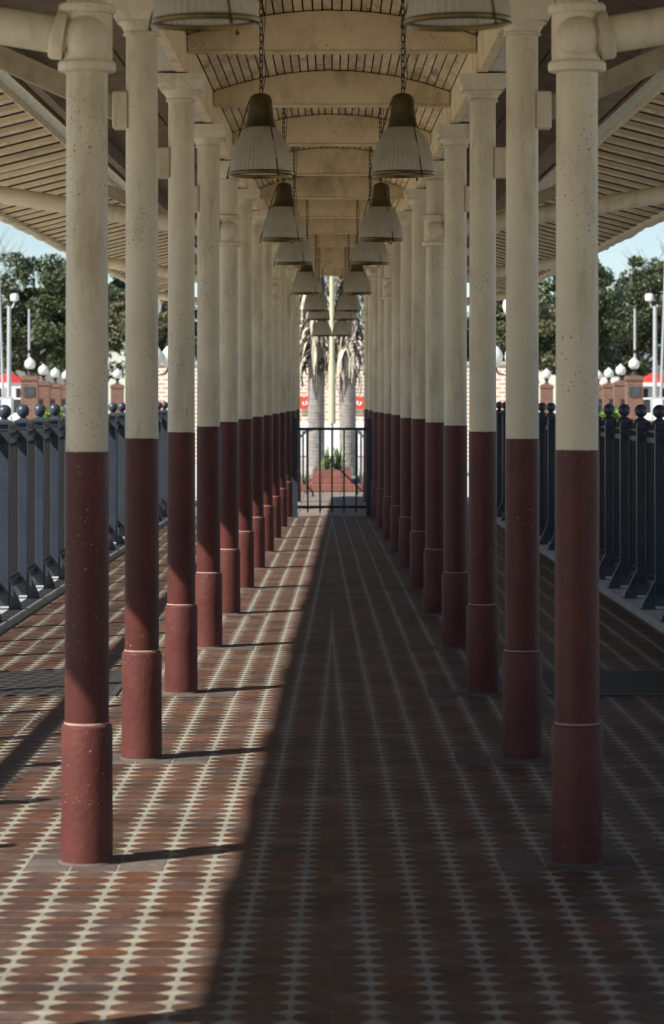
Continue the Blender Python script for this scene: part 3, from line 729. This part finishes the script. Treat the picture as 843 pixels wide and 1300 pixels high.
for s in (-1, 1):
    p = empty('palm_tree', (s * .325, 60.0, 0), f'grey trunked palm with a skirt of dead fronds, {SIDE[s]} of the painted post', 'palm', 'palms beyond the gate')
    prof = [(.205, 0), (.19, .12)]
    z = .12
    while z < 4.6:
        prof += [(.172 + .006 * rnd.random(), z + .05), (.165, z + .055)]; z += .06 + .02 * rnd.random()
    MB().lathe(prof, 22).build('trunk', M['trunk'], p, 35)
    for k in range(150):
        zz = rnd.uniform(2.35, 4.5)
        link('dead_frond', DEADM[rnd.randrange(8)], p, (0, 0, zz), (rnd.uniform(-.15, .15), rnd.uniform(-.5, .05), rnd.uniform(0, 6.28)), (1 + .9 * rnd.random(), 1 + .6 * rnd.random(), rnd.uniform(.8, 1.2)))
    for k in range(26):
        link('green_frond', GRN[rnd.randrange(3)], p, (0, 0, 4.5 + rnd.uniform(-.1, .2)), (0, rnd.uniform(-.9, .35), rnd.uniform(0, 6.28)), (rnd.uniform(.9, 1.2),) * 3)
# brick building behind the palms
bb = empty('brick_building', (0, 80, 0), 'pale brick building with white base wall behind the palms', 'building')
MB().box(-3.0, 3.0, 0, 6, 0.95, 3.55).build('brick_wall', M['brick'], bb)
MB().box(-3.05, 3.05, -.05, 6, 0, 0.945).build('base_wall', M['white'], bb)
MB().box(-3.15, 3.15, -.15, 6.1, 3.555, 3.70).build('parapet', M['white'], bb)
def text_mesh(body, size, name, m, flip=False, ext=.01):
    cu = bpy.data.curves.new(name, 'FONT'); cu.body = body; cu.size = size; cu.align_x = 'CENTER'; cu.align_y = 'CENTER'; cu.extrude = ext; cu.offset = .006
    o = bpy.data.objects.new(name, cu); COL.objects.link(o)
    bpy.context.view_layer.update()
    me = bpy.data.meshes.new_from_object(o.evaluated_get(bpy.context.evaluated_depsgraph_get()))
    bpy.data.objects.remove(o)
    for v in me.vertices:
        x, y_, z_ = v.co; v.co = ((-x if flip else x), -z_, y_)
    if flip: me.flip_normals()
    me.materials.clear(); me.materials.append(m); me.name = name
    return me
for s in (-1, 1):
    sg = empty('red_sign', (s * .72, 79.9, 1.29), f'red sign with white lettering on the brick wall, {SIDE[s]} of the palms', 'sign', 'red signs on the brick wall')
    MB().box(-.24, .24, -.02, .02, 0, .33).build('board', M['sign_red'], sg)
    link('lettering', text_mesh('t.H', .17, 'lettering', M['sign_white'], flip=(s > 0)), sg, (s * -.01, -.03, .165))

# ---------------------------------------------------------------- street beyond the fences
def px2(xpx, ypx, D): return ((xpx - 421.5) * D / FPX, D, EYE + (505 - ypx) * D / FPX)
def leafball(mb, c, rad, n, size, r_):
    c = Vector(c)
    for _ in range(n):
        v = Vector((r_.gauss(0, 1), r_.gauss(0, 1), r_.gauss(0, 1))).normalized()
        q = c + Vector((v.x * rad[0], v.y * rad[1], v.z * rad[2])) * (r_.random() ** 0.35)
        a = Vector((r_.gauss(0, 1), r_.gauss(0, 1), r_.gauss(0, 1))).normalized(); b = a.orthogonal().normalized()
        sz = size * r_.uniform(.4, 1.7); a *= sz; b *= sz * .5
        mb.add([q - a, q + b, q + a, q - b], [(0, 1, 2, 3)])
def tree(name, label, loc, H, RX, RZ, seed, m, nclump=70, leaf=.075, per=300, base=.28, bare=False):
    r_ = random.Random(seed)
    t = empty(name, loc, label, 'tree')
    tr = MB(); tr.tube([(0, 0, 0), (.05, 0, H * .25), (-.05, .1, H * .5), (.05, 0, H * .85)], [.26, .20, .15, .05], 10)
    cr = MB(); 
    for k in range(nclump):
        for _ in range(30):
            v = Vector((r_.uniform(-1, 1), r_.uniform(-1, 1), r_.uniform(-1, 1)))
            if .25 < v.length < 1: break
        c = Vector((v.x * RX, v.y * RX, H * base + (H * (1 - base)) * .5 * (1 + v.z * 0.95)))
        if k % 2 == 0 or bare:
            st = Vector((0, 0, max(H * .2, c.z * r_.uniform(.5, .75)))); md = st.lerp(c, .5) + Vector((r_.uniform(-.2, .2), 0, .25))
            tr.tube([st, md, c], [.07, .045, .012], 5, cap=False)
            if bare:
                for _ in range(6):
                    e = c + Vector((r_.uniform(-.9, .9), r_.uniform(-.9, .9), r_.uniform(.1, 1.1))); tr.tube([md.lerp(c, r_.random()), e], [.018, .005], 4, cap=False)
        if not bare:
            rr = r_.uniform(.38, .75)
            leafball(cr, c, (rr, rr, rr * .62), int(per * r_.uniform(.7, 1.3)), leaf, r_)
    tr.build('trunk', M['bark'], t, 60)
    if not bare:
        me = bpy.data.meshes.new('crown'); me.from_pydata(cr.v, [], cr.f); me.materials.append(m); link('crown', me, t)
    return t
for s in (-1, 1):
    S = SIDE[s]
    def Q(xpx, ypx, D):
        x, y_, z_ = px2(xpx, ypx, D); return (-s * x, y_, z_)
    def G(xpx, D): 
        x, y_, z_ = Q(xpx, 505, D); return (x, y_, 0)
    # evergreen trees
    tree('evergreen_tree', f'large dark evergreen tree behind the street lamps, outermost on the {S}', G(42, 132), 8.3, 2.6, 1, 11 + s, M['leaf'], 95)
    tree('evergreen_tree', f'dark evergreen tree behind the {S} front column', G(120, 126), 8.0, 2.7, 1, 21 + s, M['leaf'], 95)
    tree('evergreen_tree', f'dark evergreen tree showing between the second and fourth {S} columns', G(205, 120), 6.4, 2.2, 1, 31 + s, M['leaf2'], 80)
    tree('evergreen_tree', f'olive green tree low behind the brick pillars on the {S}', G(75, 150), 6.6, 2.6, 1, 41 + s, M['leaf2'], 70)
    tree('bare_tree', f'leafless grey tree at the {S} picture edge', G(-12, 150), 10.0, 2.6, 1, 51 + s, M['leaf'], 46, bare=True)
    # brick pillars with acorn lamps, railings between them
    PIL = [(38, 476, 88, .25), (55, 483, 95, .22), (70, 486, 102, .21), (84, 488, 109, .21), (97, 489, 116, .21), (149, 487, 104, .22)]
    for k, (xp, yt, D, w) in enumerate(PIL):
        b = Q(xp, yt, D); zt = b[2]
        p = empty('brick_pillar', (b[0], b[1], 0), f'arched brick pillar under an acorn lamp, {ORD[k]} of the row on the {S}', 'pillar', 'brick pillars of the street wall')
        MB().box(-w, w, -w, w, 0, zt - .16).build('shaft', M['brick_red'], p)
        cm = MB(); n = 8; vs = []
        for yy in (-w - .03, w + .03):
            vs += [(-w - .03, yy, zt - .16), (w + .03, yy, zt - .16)] + [((w + .03) * math.cos(math.pi * q / n), yy, zt - .12 + .12 * math.sin(math.pi * q / n)) for q in range(n + 1)]
        m_ = n + 3; fs = [tuple([0, 1] + list(range(2, m_))), tuple([m_, m_ + 1] + list(range(m_ + 2, 2 * m_)))[::-1]]
        order = [0, 1] + list(range(2, m_))
        for q in range(len(order)):
            a, c_ = order[q], order[(q + 1) % len(order)]; fs.append((a, c_, c_ + m_, a + m_))
        cm.add(vs, fs).build('arched_cap', M['brick_red'], p)
        if k == 0: MB().box(-.17, .17, -w - .03, -w - .005, zt - .65, zt - .35).build('plaque', M['plaque'], p)
        l = empty('acorn_lamp', (b[0], b[1], zt), f'white acorn lamp globe on the {ORD[k]} brick pillar, {S} side', 'lamp', 'acorn lamps on the pillars')
        MB().lathe([(.09, 0), (.06, .03), (.05, .10), (.09, .16), (.10, .18)], 14).build('stem', M['fence_black'], l, 40)
        MB().lathe([(.09, .18), (.15, .24), (.17, .32), (.15, .42), (.09, .47), (.05, .50), (.02, .54)], 18).build('globe', M['globe'], l, 50)
    for k in range(4):
        a = Vector(G(PIL[k][0], PIL[k][2])); b = Vector(G(PIL[k + 1][0], PIL[k + 1][2]))
        t = empty('street_railing', a, f'dark railing between the {ORD[k]} and {ORD[k+1]} brick pillars on the {S}', 'railing', 'railings of the street wall')
        d_ = b - a; n_ = 16
        for zz in (.25, 1.35): MB().bar(d_ * .04 + Vector((0, 0, zz)), d_ * .96 + Vector((0, 0, zz)), .05, .05).build('rail', M['fence_black'], t)
        bm_ = MB().box(-.02, .02, -.02, .02, 0, 1.55).mesh('bar', M['fence_black'])
        for q in range(n_): link('bar', bm_, t, d_ * (.06 + .88 * q / (n_ - 1)))
    # red canvas shade
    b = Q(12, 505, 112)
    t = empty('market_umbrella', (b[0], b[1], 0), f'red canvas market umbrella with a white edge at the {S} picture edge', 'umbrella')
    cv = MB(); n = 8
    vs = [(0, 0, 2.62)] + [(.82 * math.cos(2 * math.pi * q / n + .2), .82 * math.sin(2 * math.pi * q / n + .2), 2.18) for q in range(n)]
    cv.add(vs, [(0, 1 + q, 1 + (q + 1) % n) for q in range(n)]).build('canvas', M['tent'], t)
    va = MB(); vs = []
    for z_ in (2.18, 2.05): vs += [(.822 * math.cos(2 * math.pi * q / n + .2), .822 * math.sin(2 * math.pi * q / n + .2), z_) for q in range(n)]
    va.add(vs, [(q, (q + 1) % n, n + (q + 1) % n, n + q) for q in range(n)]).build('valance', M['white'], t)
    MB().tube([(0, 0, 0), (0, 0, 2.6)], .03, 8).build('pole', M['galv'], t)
    # masts and poles
    b = G(11.5, 100)
    t = empty('floodlight_mast', b, f'white floodlight mast with one round lamp head on the {S}', 'mast')
    MB().tube([(0, 0, 0), (0, 0, 4.75)], [.09, .06], 12).build('pole', M['galv'], t, 50)
    MB().tube([(-s * -.10, 0, 4.78), (0, 0, 4.68), (-s * .13, 0, 4.72), (-s * .19, 0, 4.92)], .028, 8).build('arm', M['galv'], t, 50)
    MB().lathe([(.05, 4.92), (.14, 4.95), (.15, 5.10), (.13, 5.16), (.04, 5.19)], 16, c=(-s * .19, 0, 0)).build('lamp_head', M['white'], t, 50)
    t = empty('leaning_pole', G(6, 96), f'slender pale pole leaning at the {S} picture edge', 'pole')
    MB().tube([(0, 0, 0), (s * .22, 0, 6.6)], [.05, .03], 10).build('shaft', M['galv'], t, 50)
    t = empty('thin_pole', G(37, 98), f'thin silver pole rising behind the {S} brick pillars', 'pole')
    MB().tube([(0, 0, 0), (0, 0, 4.6)], [.05, .035], 10).build('shaft', M['galv'], t, 50)
    MB().lathe([(.052, 3.1), (.058, 3.12), (.058, 3.2), (.05, 3.22)], 10).build('collar', M['fence_black'], t)
    # pale buildings and kiosk
    b = G(40, 135)
    t = empty('white_building', b, f'low white building with grey roof behind the pillars, {S} side', 'building')
    MB().box(-2.3, 2.3, 0, 5, 0, 2.9).build('wall', M['white'], t)
    MB().add([(-2.5, -.2, 2.9), (2.5, -.2, 2.9), (2.5, 5, 2.9), (-2.5, 5, 2.9), (-2.2, 2.4, 4.2), (2.2, 2.4, 4.2)], [(0, 1, 5, 4), (1, 2, 5), (2, 3, 4, 5), (3, 0, 4), (3, 2, 1, 0)]).build('roof', M['grey_roof'], t)
    for wx in (-1.5, -.5, .5, 1.5):
        w_ = MB().box(wx - .28, wx + .28, -.04, -.005, 1.0, 2.1).build('window', M['white'], t); MB().box(wx - .22, wx + .22, -.05, -.041, 1.06, 2.04).build('pane', M['dark'], w_)
    t = empty('service_box', G(9, 78), f'pale grey service cabinet on legs behind the {S} fence', 'cabinet')
    MB().box(-.16, .16, -.15, .15, 1.15, 1.62).build('case', M['galv'], t, bevel=.01)
    MB().box(-.13, -.10, -.03, .03, 0, 1.149).build('leg', M['galv'], t); MB().box(.10, .13, -.03, .03, 0, 1.149).build('leg', M['galv'], t)
    MB().box(-.12, .12, -.16, -.151, 1.2, 1.57).build('door', M['white'], t)
    # parked van
    v = empty('parked_van', G(16, 92), f'white van parked beside the brick pillar, {S} side', 'van')
    MB().add([(-.5, -1.0, .35), (.5, -1.0, .35), (.5, 1.6, .35), (-.5, 1.6, .35), (-.5, -1.0, 1.05), (.5, -1.0, 1.05), (.5, 1.6, 1.55), (-.5, 1.6, 1.55), (-.45, -.4, 1.6), (.45, -.4, 1.6)],
             [(3, 2, 1, 0), (0, 1, 5, 4), (4, 5, 9, 8), (8, 9, 6, 7), (2, 3, 7, 6), (1, 2, 6, 9, 5), (3, 0, 4, 8, 7)]).build('body', M['white'], v, bevel=.04)
    MB().add([(-.42, -.93, 1.13), (.42, -.93, 1.13), (.39, -.46, 1.555), (-.39, -.46, 1.555)], [(0, 1, 2, 3)]).build('windscreen', M['dark'], v)
    for wx in (-.45, .45):
        for wy in (-.6, 1.1):
            w_ = MB().tube([(wx - .08, wy, .28), (wx + .08, wy, .28)], .28, 18).build('wheel', M['dark'], v, 50); MB().tube([(wx - .085, wy, .28), (wx + .085, wy, .28)], .15, 12).build('rim', M['galv'], w_, 50)
        MB().box(wx * .8 - .09, wx * .8 + .09, -1.02, -.99, .72, .86).build('headlight', M['globe'], v)
    # lime bush
    t = empty('lime_bush', G(68, 72), f'bright lime green bush behind the ball topped {S} fence', 'bush')
    r_ = random.Random(5); fo = MB()
    for k in range(26): leafball(fo, (r_.uniform(-.22, .22), r_.uniform(-.2, .2), .9 + r_.uniform(-.2, .45) - .0), (.12, .12, .10), 45, .035, r_)
    for k in range(20): leafball(fo, (r_.uniform(-.25, .25), r_.uniform(-.2, .2), r_.uniform(.2, .9)), (.14, .14, .14), 30, .035, r_)
    fo.build('foliage', M['bush'], t)
    MB().tube([(0, 0, 0), (.02, 0, .6), (0, .02, 1.1)], [.03, .02, .01], 6).build('stem', M['bark'], t)
    # globe lamp standard and brick wall near the fence end
    b = G(196, 50)
    t = empty('globe_lamp_post', b, f'black lamp standard with white acorn globes beyond the {S} fence', 'lamp post')
    MB().lathe([(.10, 0), (.10, .25), (.05, .35), (.04, 2.9), (.07, 2.98), (.03, 3.02)], 14).build('post', M['fence_black'], t, 40)
    MB().tube([(-.24, 0, 2.12), (-.2, 0, 2.02), (0, 0, 1.98), (.2, 0, 2.02), (.24, 0, 2.12)], .018, 8).build('cross_arm', M['fence_black'], t, 50)
    ac = [(.06, 0), (.10, .06), (.125, .15), (.11, .24), (.07, .30), (.03, .35)]
    for (gx_, gz_) in ((-.24, 2.14), (.24, 2.14), (0.0, 3.02), (0.03, 2.14)):
        MB().lathe([(r0, gz_ + z0) for r0, z0 in ac], 18, c=(gx_, -.12 if gx_ == .03 else 0, 0)).build('globe', M['globe'], t, 50)
    t = empty('brick_wall', G(205, 72), f'pale brick street wall between the third and fourth {S} columns', 'wall')
    MB().box(min(s * .42, -s * 1.0), max(s * .42, -s * 1.0), 0, .3, 0, 2.42).build('brickwork', M['brick'], t)
    MB().box(min(s * .47, -s * 1.05), max(s * .47, -s * 1.05), -.05, .35, 2.421, 2.50).build('coping', M['concrete'], t)
